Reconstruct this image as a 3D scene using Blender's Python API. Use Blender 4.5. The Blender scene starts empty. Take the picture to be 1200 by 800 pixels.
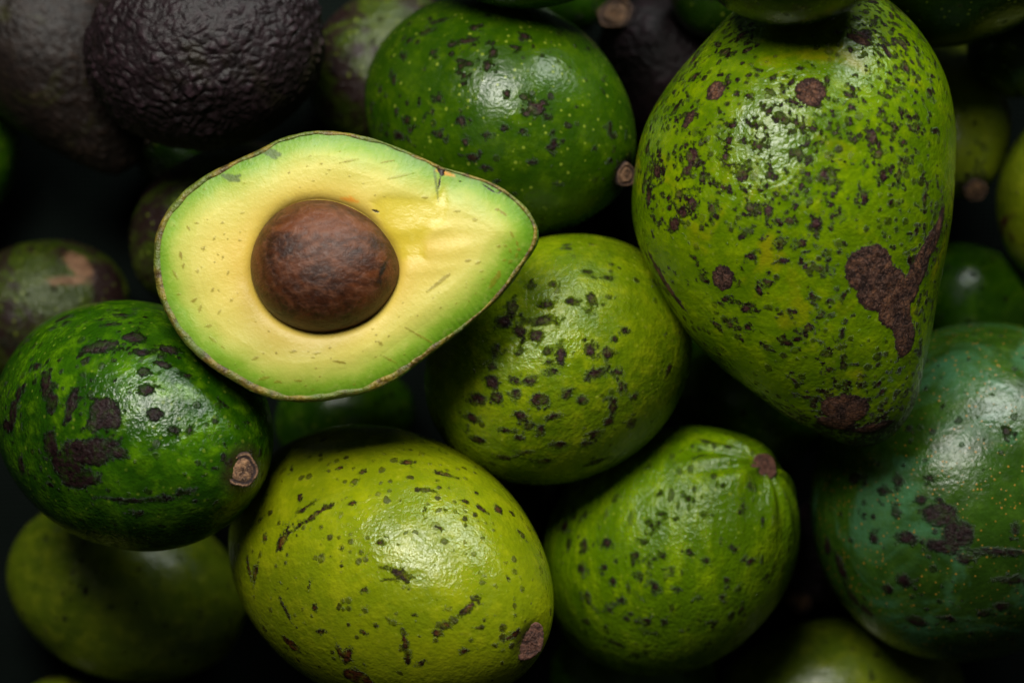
import bpy, math, random
import numpy as np
from mathutils import Vector, noise as mnoise

S = bpy.context.scene
D2R = math.radians
# ------------------------------------------------------------------ camera, light, exposure
ZF = 0.141                       # height of the sharp plane above the cloth
DIST = 0.55                      # camera above that plane
CAMZ = ZF + DIST
FRAME = 0.30                     # metres across the frame at the sharp plane
cam_d = bpy.data.cameras.new('camera'); cam = bpy.data.objects.new('camera', cam_d)
S.collection.objects.link(cam); S.camera = cam
cam.location = (0, 0, CAMZ); cam.rotation_euler = (0, 0, 0)
cam_d.sensor_width = 36; cam_d.lens = 36*DIST/FRAME
cam_d.clip_start = 0.01; cam_d.clip_end = 50
cam_d.dof.use_dof = True; cam_d.dof.focus_distance = DIST; cam_d.dof.aperture_fstop = 5.2

W = bpy.data.worlds.new('World'); S.world = W; W.use_nodes = True
W.node_tree.nodes['Background'].inputs[0].default_value = (0.92, 1.0, 0.78, 1)
W.node_tree.nodes['Background'].inputs[1].default_value = 0.028

def area(name, loc, target, sx, sy, power, col):
    l = bpy.data.lights.new(name, 'AREA'); l.shape = 'RECTANGLE'; l.size = sx; l.size_y = sy
    l.energy = power; l.color = col
    o = bpy.data.objects.new(name, l); S.collection.objects.link(o); o.location = loc
    o.rotation_euler = (Vector(target)-Vector(loc)).to_track_quat('-Z', 'Y').to_euler()
    return o
area('key_softbox', (-0.12, 0.34, 0.62), (0.0, -0.02, 0.10), 0.26, 0.20, 5.0, (1.0, 0.98, 0.90))
area('stall_opening', (0.30, 0.72, 0.46), (0.03, 0.02, 0.08), 0.42, 0.22, 6.2, (0.95, 1.0, 0.95))

S.view_settings.view_transform = 'Standard'; S.view_settings.look = 'None'
S.view_settings.exposure = 0.0; S.view_settings.gamma = 1.0; S.view_settings.use_curve_mapping = False
S.render.engine = 'CYCLES'; S.cycles.use_denoising = True
S.cycles.max_bounces = 8; S.cycles.sample_clamp_indirect = 4

C = S.collection
GROUP = 'avocados heaped together'
# ------------------------------------------------------------------ pixels and metres
def mpp(z): return FRAME/1200*(CAMZ-z)/DIST
def unproj(px, py, z):
    m = mpp(z); return ((px-600)*m, (400-py)*m)
def proj(P):
    k = 1200/FRAME*DIST/(CAMZ-P[:, 2])
    return 600+P[:, 0]*k, 400-P[:, 1]*k

# ------------------------------------------------------------------ node helper
class NT:
    def __init__(s, name):
        s.m = bpy.data.materials.new(name); s.m.use_nodes = True; s.t = s.m.node_tree
        s.b = s.t.nodes['Principled BSDF']
    def n(s, typ, **kw):
        x = s.t.nodes.new(typ)
        for k, v in kw.items(): setattr(x, k, v)
        return x
    def put(s, sock, v):
        if hasattr(v, 'is_linked') or isinstance(v, bpy.types.NodeSocket): s.t.links.new(v, sock)
        elif isinstance(v, tuple) and len(v) == 3 and sock.type == 'RGBA': sock.default_value = (*v, 1)
        else: sock.default_value = v
    def math(s, op, a, b=0.0, c=None, clamp=False):
        x = s.n('ShaderNodeMath', operation=op, use_clamp=clamp); s.put(x.inputs[0], a); s.put(x.inputs[1], b)
        if c is not None: s.put(x.inputs[2], c)
        return x.outputs[0]
    def mix(s, f, a, b, mode='MIX'):
        x = s.n('ShaderNodeMix', data_type='RGBA', blend_type=mode); s.put(x.inputs[0], f); s.put(x.inputs[6], a); s.put(x.inputs[7], b)
        return x.outputs[2]
    def step(s, v, lo, hi, a=0.0, b=1.0):
        x = s.n('ShaderNodeMapRange', interpolation_type='SMOOTHSTEP'); s.put(x.inputs[0], v)
        for i, q in enumerate((lo, hi, a, b)): s.put(x.inputs[1+i], q)
        return x.outputs[0]
    def coord(s, off=(0, 0, 0), scale=(1, 1, 1), rot=(0, 0, 0)):
        if not hasattr(s, 'tc'): s.tc = s.n('ShaderNodeTexCoord').outputs['Object']
        m = s.n('ShaderNodeMapping'); s.t.links.new(s.tc, m.inputs[0])
        m.inputs[1].default_value = off; m.inputs[2].default_value = rot; m.inputs[3].default_value = scale
        return m.outputs[0]
    def noise(s, co, scale, detail=3, rough=0.55, dist=0.0):
        x = s.n('ShaderNodeTexNoise'); s.put(x.inputs['Vector'], co); x.inputs['Scale'].default_value = scale
        x.inputs['Detail'].default_value = detail; x.inputs['Roughness'].default_value = rough; x.inputs['Distortion'].default_value = dist
        return x.outputs[0]
    def voro(s, co, scale, feature='F1', rnd=1.0):
        x = s.n('ShaderNodeTexVoronoi', feature=feature); s.put(x.inputs['Vector'], co); x.inputs['Scale'].default_value = scale
        x.inputs['Randomness'].default_value = rnd
        return x
    def attr(s, name):
        x = s.n('ShaderNodeAttribute', attribute_name=name); return x.outputs['Fac']
    def bump(s, h, dist, strength=1.0, normal=None):
        x = s.n('ShaderNodeBump'); s.put(x.inputs['Height'], h); x.inputs['Distance'].default_value = dist; x.inputs['Strength'].default_value = strength
        if normal is not None: s.put(x.inputs['Normal'], normal)
        return x.outputs[0]
    def out(s, **kw):
        for k, v in kw.items(): s.put(s.b.inputs[k.replace('_', ' ')], v)
        return s.m

def skin_mat(name, dark, mid, light, seed, lent=(0.25, 0.32, 0.03), lent_amt=0.5, speck=0.4, rough=0.3, mottle=0.5,
             spotc=((0.008, 0.0032, 0.0035), (0.036, 0.014, 0.012)), streak=(1, 1, 1), rot=(0, 0, 0), bumpy=0.6, bloom_sheen=None, patch=None, soft=0.0, lscale=420):
    t = NT(name); o = (seed*1.37, seed*2.11, seed*0.73)
    co = t.coord(o); cs = t.coord(o, streak, rot)
    n1 = t.noise(cs, 45, 4, 0.6, 0.6); n2 = t.noise(cs, 170, 4, 0.62); n3 = t.noise(co, 700, 3, 0.6); n4 = t.noise(co, 2600, 2, 0.6)
    col = t.mix(t.step(n1, 0.32, 0.68), dark, mid)
    col = t.mix(t.math('MULTIPLY', t.step(n2, 0.42, 0.75), mottle), col, light)
    n5 = t.noise(t.coord((o[0]+7, o[1]+3, o[2])), 85, 5, 0.7, 0.7)
    col = t.mix(t.math('MULTIPLY', t.step(n5, 0.47, 0.66), 0.6), col, dark)
    col = t.mix(t.math('MULTIPLY', t.step(n3, 0.35, 0.75), 0.4), col, dark)
    if patch:                                       # ripening blush in big soft patches
        pc, lo, hi, sc = patch
        col = t.mix(t.step(t.math('ADD', t.noise(co, sc, 3, 0.6, 1.0), t.math('MULTIPLY', n2, 0.25)), lo, hi), col, pc)
    if bloom_sheen:                                       # pale bloom; on the blue green fruit, sky sheen put into the colour
        bc, lo, hi = bloom_sheen
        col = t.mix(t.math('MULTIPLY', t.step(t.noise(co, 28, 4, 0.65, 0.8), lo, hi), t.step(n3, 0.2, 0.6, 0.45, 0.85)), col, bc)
    # pale lenticels
    v = t.voro(co, lscale); vr = t.n('ShaderNodeSeparateColor'); t.t.links.new(v.outputs['Color'], vr.inputs[0])
    ld = t.math('SUBTRACT', v.outputs['Distance'], t.math('MULTIPLY', vr.outputs[1], 0.16))
    lm = t.math('MULTIPLY', t.step(ld, 0.16, 0.02), t.step(vr.outputs[0], 0.45, 0.6))
    lm = t.math('MULTIPLY', lm, lent_amt)
    col = t.mix(lm, col, lent)
    # tiny dark specks, denser in patches
    v2 = t.voro(t.coord((o[0]+3, o[1], o[2]), streak, rot), 360); vs = t.n('ShaderNodeSeparateColor'); t.t.links.new(v2.outputs['Color'], vs.inputs[0])
    dens = t.math('MULTIPLY', t.step(t.noise(co, 75, 3, 0.6), 0.34, 0.66), speck)
    sel = t.math('LESS_THAN', vs.outputs[0], dens)
    sd = t.math('SUBTRACT', t.math('ADD', v2.outputs['Distance'], t.math('MULTIPLY', t.math('SUBTRACT', n4, 0.5), 0.5)), t.math('MULTIPLY', t.math('POWER', vs.outputs[2], 2.0), 0.34))
    sm = t.math('MULTIPLY', t.step(sd, 0.25, 0.10), sel)
    # spots, scabs, scars (fields in millimetres from their own outline)
    w = t.math('ADD', t.math('MULTIPLY', t.math('SUBTRACT', t.noise(co, 620, 4, 0.78), 0.5), 3.8), t.math('MULTIPLY', t.math('SUBTRACT', t.noise(co, 230, 3, 0.6), 0.5), 2.2))
    w2 = t.math('MULTIPLY', t.math('SUBTRACT', n4, 0.5), 0.7)
    e = 0.38+soft
    sp = t.step(t.math('ADD', t.math('ADD', t.attr('spot'), w), w2), -e, e+0.1)
    halo = t.math('MULTIPLY', t.step(t.math('ADD', t.attr('spot'), w), -1.1, 0.2), 0.55)
    dk = t.math('MAXIMUM', sp, t.math('MULTIPLY', sm, t.math('ADD', 0.35, t.math('MULTIPLY', vs.outputs[1], 0.6))))
    sb = t.step(t.math('ADD', t.math('ADD', t.attr('scab'), t.math('MULTIPLY', w, 0.8)), w2), -0.12, 0.12)
    sr = t.step(t.math('ADD', t.math('ADD', t.attr('scar'), w), w2), -0.9, 1.0)
    col = t.mix(halo, col, dark)
    spc = t.mix(t.math('MULTIPLY', t.step(t.math('ADD', t.attr('spot'), w2), 0.1, 0.9), t.step(n3, 0.3, 0.6)), spotc[0], spotc[1])
    col = t.mix(t.math('MULTIPLY', dk, t.step(t.noise(co, 330, 3, 0.7), 0.33, 0.55, 0.55, 1.0)), col, spc)
    nb = t.noise(co, 330, 5, 0.75, 0.4)
    nb2 = t.noise(co, 150, 4, 0.7, 1.0)
    sbc = t.mix(t.step(nb, 0.40, 0.60), (0.014, 0.007, 0.006), (0.085, 0.040, 0.027))
    sbc = t.mix(t.math('MULTIPLY', t.step(nb2, 0.45, 0.62), 0.75), sbc, t.mix(t.step(nb, 0.35, 0.6), (0.07, 0.026, 0.014), (0.20, 0.088, 0.042)))
    crk = t.voro(t.coord((o[0], o[1]+5, o[2])), 480, 'DISTANCE_TO_EDGE').outputs['Distance']
    sbc = t.mix(t.math('MULTIPLY', t.step(crk, 0.14, 0.02), 0.6), sbc, (0.010, 0.005, 0.004))
    sbc = t.mix(t.step(t.noise(co, 1500, 3, 0.7), 0.5, 0.75), sbc, (0.16, 0.095, 0.075))
    rim = t.step(t.attr('scab'), 0.0, 1.1)
    sbc = t.mix(t.math('MULTIPLY', t.math('SUBTRACT', 1.0, rim), 0.75), sbc, (0.018, 0.008, 0.008))
    col = t.mix(sb, col, sbc)
    col = t.mix(sr, col, t.mix(t.step(nb, 0.3, 0.7), (0.08, 0.036, 0.017), (0.24, 0.13, 0.07)))
    col = t.mix(t.math('MULTIPLY', t.math('MULTIPLY', t.attr('collar'), t.step(nb, 0.3, 0.6, 0.45, 1.0)), 0.9), col, (0.022, 0.014, 0.008))
    # relief
    h = t.math('ADD', t.math('MULTIPLY', n2, 0.75), t.math('MULTIPLY', n3, 0.38))
    h = t.math('ADD', h, t.math('MULTIPLY', n4, 0.035))
    h = t.math('MULTIPLY', h, bumpy)
    h = t.math('ADD', h, t.math('MULTIPLY', lm, 0.05))
    h = t.math('ADD', h, t.math('MULTIPLY', dk, t.math('ADD', t.math('ADD', 0.10, t.math('MULTIPLY', n4, 0.35)), t.math('MULTIPLY', n3, 0.55))))
    h = t.math('ADD', h, t.math('MULTIPLY', sb, t.math('ADD', t.math('MULTIPLY', nb, 0.9), t.math('MULTIPLY', t.noise(co, 1700, 3, 0.7), 0.35))))
    nrm = t.bump(h, 0.001, 0.8)
    r = t.math('ADD', t.math('ADD', rough-0.11, t.math('MULTIPLY', t.math('SUBTRACT', t.noise(t.coord((o[2], o[0], o[1])), 120, 5, 0.72, 0.7), 0.5), 0.60)), t.math('MULTIPLY', t.math('SUBTRACT', n3, 0.5), 0.16))
    r = t.math('MINIMUM', t.math('MAXIMUM', r, 0.12), 0.42)
    r = t.math('ADD', r, t.math('MULTIPLY', dk, 0.08))
    r = t.math('MAXIMUM', r, t.math('MULTIPLY', t.math('MAXIMUM', sb, sr), 0.72))
    return t.out(Base_Color=col, Roughness=r, Normal=nrm, Specular_IOR_Level=t.math('SUBTRACT', 0.36, t.math('MULTIPLY', t.math('MAXIMUM', dk, sb), 0.22)))

def hass_mat(name, dark, mid, light, green, seed, gamt=0.35):
    t = NT(name); o = (seed*1.7, seed*0.9, seed*2.3); co = t.coord(o)
    n1 = t.noise(co, 40, 4, 0.6, 0.8); n2 = t.noise(co, 260, 4, 0.65); n3 = t.noise(co, 900, 3, 0.6)
    col = t.mix(t.step(n2, 0.35, 0.7), dark, mid)
    hv = t.attr('knob')
    col = t.mix(t.math('MULTIPLY', t.step(hv, 0.45, 0.95), 0.6), col, light)
    col = t.mix(t.math('MULTIPLY', t.step(n1, 0.55, 0.75), gamt), col, green)
    sr = t.step(t.math('ADD', t.attr('scar'), t.math('MULTIPLY', t.math('SUBTRACT', n3, 0.5), 3.0)), -0.3, 0.5)
    col = t.mix(sr, col, t.mix(n2, (0.14, 0.06, 0.028), (0.36, 0.2, 0.1)))
    h = t.math('ADD', t.math('MULTIPLY', n2, 0.9), t.math('MULTIPLY', n3, 0.22))
    nrm = t.bump(h, 0.001, 0.8)
    r = t.math('ADD', 0.42, t.math('MULTIPLY', n3, 0.25))
    return t.out(Base_Color=col, Roughness=r, Normal=nrm, Specular_IOR_Level=0.27)

def stem_mat():
    t = NT('woody stem'); co = t.coord()
    n = t.noise(co, 500, 5, 0.75, 0.5); n2 = t.noise(co, 1800, 3, 0.7)
    col = t.mix(t.step(n, 0.38, 0.62), (0.05, 0.02, 0.012), (0.38, 0.20, 0.10))
    col = t.mix(t.step(n2, 0.55, 0.75), col, (0.5, 0.33, 0.2))
    col = t.mix(t.step(t.attr('edge'), 0.55, 0.9), col, (0.03, 0.014, 0.012))
    nrm = t.bump(t.math('ADD', n, t.math('MULTIPLY', n2, 0.5)), 0.0012, 1.0)
    return t.out(Base_Color=col, Roughness=0.75, Normal=nrm)
def stem_dark_mat():
    t = NT('dark woody stem'); co = t.coord()
    n = t.noise(co, 600, 5, 0.75, 0.5); n2 = t.noise(co, 1800, 3, 0.7)
    col = t.mix(t.step(n, 0.38, 0.62), (0.045, 0.016, 0.011), (0.19, 0.075, 0.045))
    col = t.mix(t.step(n2, 0.55, 0.75), col, (0.2, 0.11, 0.08))
    nrm = t.bump(t.math('ADD', n, t.math('MULTIPLY', n2, 0.5)), 0.0012, 1.0)
    return t.out(Base_Color=col, Roughness=0.7, Normal=nrm)
STEM = stem_mat(); STEMD = stem_dark_mat()

# ------------------------------------------------------------------ mesh helpers
def lownoise(P, scale, seed, n=7):
    r = np.random.RandomState(seed); out = np.zeros(len(P))
    for i in range(n):
        k = r.normal(size=3); k *= scale*(0.6+0.8*r.rand())/np.linalg.norm(k)
        out += np.sin(P@k + r.rand()*6.283)
    return out/math.sqrt(n)

def grid_mesh(name, P, nr, ns, attrs, wrap=True):
    """P: nr rings x ns points (closed round each ring); first and last ring may be collapsed."""
    i = np.arange(nr-1)[:, None]; j = np.arange(ns)[None, :]; j2 = (j+1) % ns
    a = (i*ns+j).ravel(); b = (i*ns+j2).ravel(); c = ((i+1)*ns+j2).ravel(); d = ((i+1)*ns+j).ravel()
    F = np.stack([a, d, c, b], 1).astype(np.int32)
    me = bpy.data.meshes.new(name)
    me.vertices.add(len(P)); me.vertices.foreach_set('co', P.astype(np.float32).ravel())
    me.loops.add(F.size); me.loops.foreach_set('vertex_index', F.ravel())
    me.polygons.add(len(F)); me.polygons.foreach_set('loop_start', np.arange(0, F.size, 4, dtype=np.int32))
    me.update(calc_edges=True)
    me.polygons.foreach_set('use_smooth', np.ones(len(F), bool))
    for k, v in attrs.items():
        at = me.attributes.new(k, 'FLOAT', 'POINT'); at.data.foreach_set('value', v.astype(np.float32))
    me.update()
    return me
def mesh_obj(name, me, mat, parent=None):
    o = bpy.data.objects.new(name, me); C.objects.link(o); me.materials.append(mat)
    if parent is not None: o.parent = parent
    return o
def grid_normals(P, nr, ns):
    G = P.reshape(nr, ns, 3)
    dr = np.gradient(G, axis=0); ds = np.roll(G, -1, 1)-np.roll(G, 1, 1)
    N = np.cross(dr, ds).reshape(-1, 3); N /= np.linalg.norm(N, axis=1)[:, None]+1e-12
    c = P.mean(0); s = np.sign(((P-c)*N).sum(1)); s[s == 0] = 1
    return N*s[:, None]

def smooth_curve(pts, s):
    x = np.array([p[0] for p in pts], float); y = np.array([p[1] for p in pts], float)
    o = np.argsort(x); x, y = x[o], y[o]
    m = np.gradient(y, x); i = np.clip(np.searchsorted(x, s)-1, 0, len(x)-2)
    h = x[i+1]-x[i]; t = np.clip((s-x[i])/h, 0, 1)
    return ((2*t**3-3*t**2+1)*y[i]+(t**3-2*t**2+t)*h*m[i]+(-2*t**3+3*t**2)*y[i+1]+(t**3-t**2)*h*m[i+1])

EGG = [(-1, 1.03), (-.5, 1.03), (0, 1.0), (.5, .95), (.85, .88), (1, .84)]
ROUND = [(-1, 1), (0, 1), (1, .96)]
PEAR = [(-1, 1.04), (-.5, 1.06), (0, 1.0), (.4, .86), (.7, .74), (1, .68)]

def fruit_points(f, z, nr, ns):
    """world points of a fruit whose centre stands over its pixel at height z"""
    m = mpp(z); cx, cy = unproj(f['c'][0], f['c'][1], z)
    th = np.linspace(0.004, math.pi-0.004, nr)[:, None]
    u = np.linspace(0, 1, ns, endpoint=False)[None, :]
    ph = 2*math.pi*u + 0.62*np.sin(2*math.pi*u)*0 + 0.55*np.cos(2*math.pi*u)   # more points on the upper side
    s = np.cos(th); sn = np.sin(th)
    an = D2R(f.get('ang', 0)); ti = D2R(f.get('tilt', 0))
    L = f['L']*m; Wd = f['W']*m; k = f.get('thick', 1.0)
    A = np.array([math.cos(an), math.sin(an), 0]); B = np.array([-math.sin(an), math.cos(an), 0]); Z = np.array([0, 0, 1.0])
    A2 = A*math.cos(ti)+Z*math.sin(ti); C2 = Z*math.cos(ti)-A*math.sin(ti)
    fw = smooth_curve(f.get('prof', EGG), s.ravel())[:, None]
    la = L*s
    ds = f.get('dimple', 0.03)
    la = la - ds*L*np.exp(-(th/0.16)**2)
    off = smooth_curve(f['bend'], s.ravel())[:, None]*m if 'bend' in f else 0*s
    rad = Wd*fw*sn
    P = (A2[None, None]*(la+0*ph)[..., None] + B[None, None]*(rad*np.cos(ph)+off)[..., None] + C2[None, None]*(rad*k*np.sin(ph))[..., None])
    P = P.reshape(-1, 3)
    sd = f.get('seed', 1); lp = f.get('lump', 0.02)
    q = P/(Wd+1e-9)
    g = lownoise(q, 1.6, sd)*lp*0.8 + lownoise(q, 3.6, sd+50)*lp*0.35 + lownoise(q, 8.0, sd+90)*lp*0.10
    P = P*(1+g[:, None]*np.repeat(np.clip(sn.ravel()*2.2, 0.1, 1), ns)[:, None])
    if 'ribs' in f:                                  # pleats running into the stem
        amp, cnt = f['ribs']
        w = (np.exp(-((th-0.35)/0.3)**2)*np.cos(cnt*ph+3*np.sin(2*ph+sd)))*amp
        P = P*(1+w.reshape(-1)[:, None])
    return P + np.array([cx, cy, z]), (A2, B, C2)

# ------------------------------------------------------------------ the heap: list from the bottom up
def mk(*a, **k):
    d = dict(c=a[1], L=a[2], W=a[3], ang=a[4], tilt=a[5], mat=a[0]); d.update(k); return d

# colour families  (dark, mid, light)
GREEN = ((0.013, 0.050, 0.001), (0.032, 0.100, 0.0015), (0.080, 0.170, 0.003))
TEAL = ((0.012, 0.034, 0.002), (0.028, 0.074, 0.005), (0.060, 0.120, 0.011))
M = {}
M['A'] = skin_mat('glossy deep green skin', (0.0081, 0.0370, 0.0007), (0.0289, 0.0924, 0.0010), (0.0848, 0.1871, 0.0013), 1, spotc=((0.005, 0.0025, 0.0025), (0.018, 0.0085, 0.009)), lent_amt=0.25, speck=0.45, rough=0.25, mottle=0.85, bumpy=1.1, soft=-0.1)
M['B'] = skin_mat('fresh green skin', (0.0158, 0.0491, 0.0005), (0.0336, 0.0824, 0.0008), (0.0773, 0.1403, 0.0011), 2, lent_amt=0.6, speck=0.22, rough=0.33, mottle=0.65, bumpy=0.7)
M['C'] = skin_mat('yellow green skin', (0.0715, 0.1262, 0.0013), (0.1531, 0.2208, 0.0018), (0.2399, 0.2891, 0.0037), 3, lent=(0.3, 0.34, 0.03), lent_amt=0.45, speck=0.10, rough=0.32, mottle=0.85, bumpy=1.3, soft=0.16)
M['D'] = skin_mat('speckled lime skin', (0.0557, 0.1144, 0.0005), (0.1268, 0.2070, 0.0006), (0.2065, 0.2855, 0.0009), 4, lent_amt=0.3, speck=0.95, rough=0.28, mottle=0.65, spotc=((0.010, 0.0040, 0.0040), (0.052, 0.019, 0.018)), bumpy=0.95, soft=-0.2, patch=((0.19, 0.19, 0.002), 0.68, 0.86, 30))
M['E'] = skin_mat('blue green sheened skin', *TEAL, 5, spotc=((0.005, 0.0025, 0.0025), (0.018, 0.0085, 0.009)), lent=(0.30, 0.15, 0.02), lent_amt=1.0, speck=0.22, rough=0.36, mottle=0.45, bloom_sheen=((0.042, 0.125, 0.055), 0.50, 0.66), lscale=720, soft=0.16)  # the pale teal patches are sky sheen painted into the skin
M['F'] = skin_mat('pleated leaf green skin', (0.0594, 0.1272, 0.0005), (0.1141, 0.2120, 0.0009), (0.2378, 0.3532, 0.0017), 6, lent=(0.24, 0.32, 0.02), lent_amt=0.55, speck=0.5, rough=0.31, mottle=0.9, streak=(1, .35, 1), rot=(0, 0, D2R(-40)), bumpy=1.8, soft=0.16)
M['G'] = skin_mat('smooth yellow olive skin', (0.1282, 0.1706, 0.0022), (0.2100, 0.2457, 0.0022), (0.2921, 0.3061, 0.0055), 7, lent=(0.33, 0.34, 0.03), lent_amt=0.25, speck=0.6, rough=0.30, mottle=0.6, spotc=((0.013, 0.006, 0.003), (0.085, 0.026, 0.009)), bumpy=0.85, soft=-0.1)
M['J'] = skin_mat('dull olive skin', (0.0535, 0.0847, 0.0030), (0.1069, 0.1512, 0.0045), (0.1701, 0.1996, 0.0075), 8, speck=0.2, lent_amt=0.2, mottle=0.8, rough=0.42, patch=((0.05, 0.03, 0.008), 0.72, 0.9, 30), bloom_sheen=((0.07, 0.08, 0.05), 0.6, 0.75))
M['g'] = skin_mat('mid green skin', *GREEN, 9, speck=0.3, mottle=0.6)
M['y'] = skin_mat('olive green skin', (0.0720, 0.1080, 0.0024), (0.1380, 0.1740, 0.0036), (0.1920, 0.2160, 0.0072), 10, rough=0.45, speck=0.3, mottle=0.6, patch=((0.045, 0.016, 0.010), 0.70, 0.82, 35))
M['mix'] = skin_mat('green and purple mottled skin', (0.020, 0.034, 0.003), (0.045, 0.066, 0.004), (0.08, 0.10, 0.008), 11, speck=0.5, mottle=0.6, rough=0.42, bumpy=2.0, patch=((0.018, 0.009, 0.008), 0.58, 0.70, 38))
M['k'] = skin_mat('shade darkened forest green skin', (0.005, 0.017, 0.001), (0.011, 0.032, 0.002), (0.025, 0.05, 0.003), 12, speck=0.3, mottle=0.5)  # green darkened further, carrying the shade on the overhanging fruit's flank
M['h'] = hass_mat('pebbled black purple skin', (0.005, 0.0022, 0.003), (0.013, 0.0058, 0.008), (0.031, 0.015, 0.021), (0.026, 0.024, 0.005), 1)
M['h2'] = hass_mat('pebbled brown green skin', (0.006, 0.0033, 0.0024), (0.013, 0.007, 0.005), (0.026, 0.015, 0.010), (0.034, 0.034, 0.006), 4, 0.7)

def m(x, y, rx, ry, a=0): return (x, y, rx, ry, a)
spA = [m(120,406,20,9,10), m(105,409,10,7), m(157,396,14,9,-8), m(165,413,8,4), m(167,436,6,6), m(172,457,9,7), m(182,486,9,7), m(122,484,18,20,20), m(112,497,12,9), m(134,490,9,13),
       m(84,474,8,20,-15), m(54,452,9,22,15), m(62,470,9,12), m(75,372,11,6), m(131,380,11,4), m(142,369,8,3), m(191,427,9,5), m(199,410,13,7), m(15,485,10,22,-10), m(8,500,12,8), m(22,460,6,12),
       m(100,530,34,14,-5), m(78,545,24,16), m(118,522,22,10), m(90,560,30,12,10), m(60,520,12,16), m(140,530,10,7), m(161,601,9,5), m(217,577,10,4,12), m(160,586,40,3,4), m(24,545,8,14), m(218,440,7,4), m(205,504,6,4), m(222,504,5,4), m(30,400,10,4,30), m(44,430,8,5)]
spB = [m(501,37,10,4,-5), m(512,26,14,3,-8), m(546,48,18,5,0), m(530,52,7,5), m(578,62,6,7), m(571,77,6,8), m(550,75,9,5), m(540,77,5,5), m(543,89,5,5), m(543,99,4,3), m(593,110,5,6), m(614,113,6,6), m(627,127,13,11), m(617,132,7,6),
       m(636,121,6,6), m(542,142,6,8), m(515,115,5,5), m(507,132,4,5), m(477,141,6,6), m(461,94,5,7), m(445,105,5,5), m(616,43,9,5,-50), m(604,56,7,4,-30), m(569,159,7,4), m(544,167,6,6), m(554,186,11,6), m(649,169,4,9), m(468,159,11,5), m(514,157,9,5),
       m(465,131,4,6), m(435,128,4,10), m(507,62,5,5), m(480,48,6,4), m(500,38,7,4), m(556,33,7,5), m(475,66,4,6), m(592,150,5,3), m(614,155,4,3), m(623,190,5,3), m(652,216,5,4), m(698,55,3,9,-35), m(715,150,4,10), m(690,58,3,5), m(568,197,6,4), m(481,152,5,5)]
spC = [m(672,353,8,5), m(693,350,6,8), m(688,318,7,3,-20), m(640,356,10,5,5), m(634,376,22,5,3), m(609,387,8,9), m(630,393,9,8), m(582,410,5,8), m(692,410,8,8), m(712,413,7,7), m(699,438,12,6,15), m(724,436,8,5), m(641,424,5,3), m(658,414,5,13), m(646,436,7,4),
       m(560,468,12,7), m(582,466,8,7), m(632,468,12,9), m(604,462,8,5), m(610,487,10,6), m(648,487,10,5,10), m(620,498,6,6), m(634,505,5,9), m(594,504,9,4), m(608,513,7,4), m(656,521,10,5), m(554,490,10,6), m(718,474,6,13), m(714,494,8,8), m(740,496,8,9,30), m(696,508,11,6), m(784,432,5,8,-45),
       m(684,468,8,6), m(664,462,7,6), m(616,530,10,4), m(590,536,12,5), m(732,388,5,3), m(720,397,4,4), m(689,365,5,4), m(648,333,6,4), m(600,360,8,10), m(590,376,10,8), m(712,325,5,3), m(663,291,6,3), m(714,349,4,3), m(622,446,9,6), m(605,447,5,4), m(688,520,8,5), m(728,452,5,8), m(744,464,4,4), m(700,540,14,5), m(560,515,9,5), m(636,540,10,5), m(577,448,10,8), m(576,430,6,5), m(622,334,6,5), m(642,412,5,4)]
spD = [m(869,205,9,10), m(880,245,7,8), m(900,245,6,14), m(812,185,12,14,30), m(806,200,10,9), m(1022,160,10,12), m(1030,180,8,9), m(1048,150,5,12), m(1053,205,6,9), m(880,300,6,5), m(960,315,14,6), m(940,285,9,6), m(957,260,7,9), m(924,258,8,7), m(875,362,9,7), m(855,380,9,7), m(947,385,8,7),
       m(877,385,6,6), m(812,240,9,12), m(790,262,12,10,30), m(800,250,8,8), m(822,325,5,7), m(770,200,9,14,10), m(760,230,7,14), m(796,228,8,7), m(1000,105,5,3), m(870,40,13,5,15), m(850,60,10,6,15), m(875,60,8,5), m(812,70,6,12,-25), m(815,90,6,8), m(806,137,9,6,40), m(1010,40,16,6,-35), m(1040,60,12,5,-55), m(1062,80,6,9), m(1058,52,8,12,30), m(900,130,6,6), m(935,180,7,7), m(966,203,8,8),
       m(928,120,6,5), m(855,165,6,8), m(890,172,7,6), m(850,185,6,7), m(848,220,7,8), m(835,245,7,7), m(1012,230,6,10), m(1000,300,6,4), m(900,330,8,6), m(850,350,6,5), m(1083,235,5,10), m(1075,150,5,9), m(1090,110,4,10), m(1050,105,6,8), m(1035,205,7,8), m(985,250,6,5), m(932,445,11,4,-30), m(948,467,12,3,0), m(988,430,4,5), m(985,405,5,4), m(900,405,7,4), m(920,400,5,4), m(1012,440,3,4)]
scD = [m(950,108,18,18), m(838,107,13,14), m(847,327,13,16,-10), m(1020,316,31,29), m(1034,338,34,28), m(1050,362,27,24,-35), m(1061,396,17,24,0), m(1058,380,18,16), m(1084,296,13,42,-28), m(1076,318,16,26,-30), m(1066,338,16,20), m(1100,268,9,30,-15), m(990,480,30,23), m(980,496,24,14), m(1024,502,26,9,12), m(780,332,7,42,32), m(808,139,7,12,-30), m(1007,47,15,7,-25)]
spE = [m(1103,603,25,17), m(1122,625,22,20), m(1108,640,26,10), m(1063,631,17,8), m(1074,727,15,11), m(1110,725,10,6), m(1172,645,44,5,-2), m(1190,679,26,5,-5), m(985,665,11,22,20), m(1000,700,16,10,-40), m(1153,718,11,7), m(1052,562,8,8), m(1060,680,12,9), m(1040,690,8,8), m(1175,710,12,8), m(1090,560,8,5), m(1050,600,7,9), m(970,640,9,16), m(1015,715,14,9,-30), m(1130,655,12,8), m(1035,575,9,6), m(1000,560,10,9), m(1025,630,7,7), m(1180,505,7,8), m(1080,585,8,6), m(1190,620,6,8)]
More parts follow.
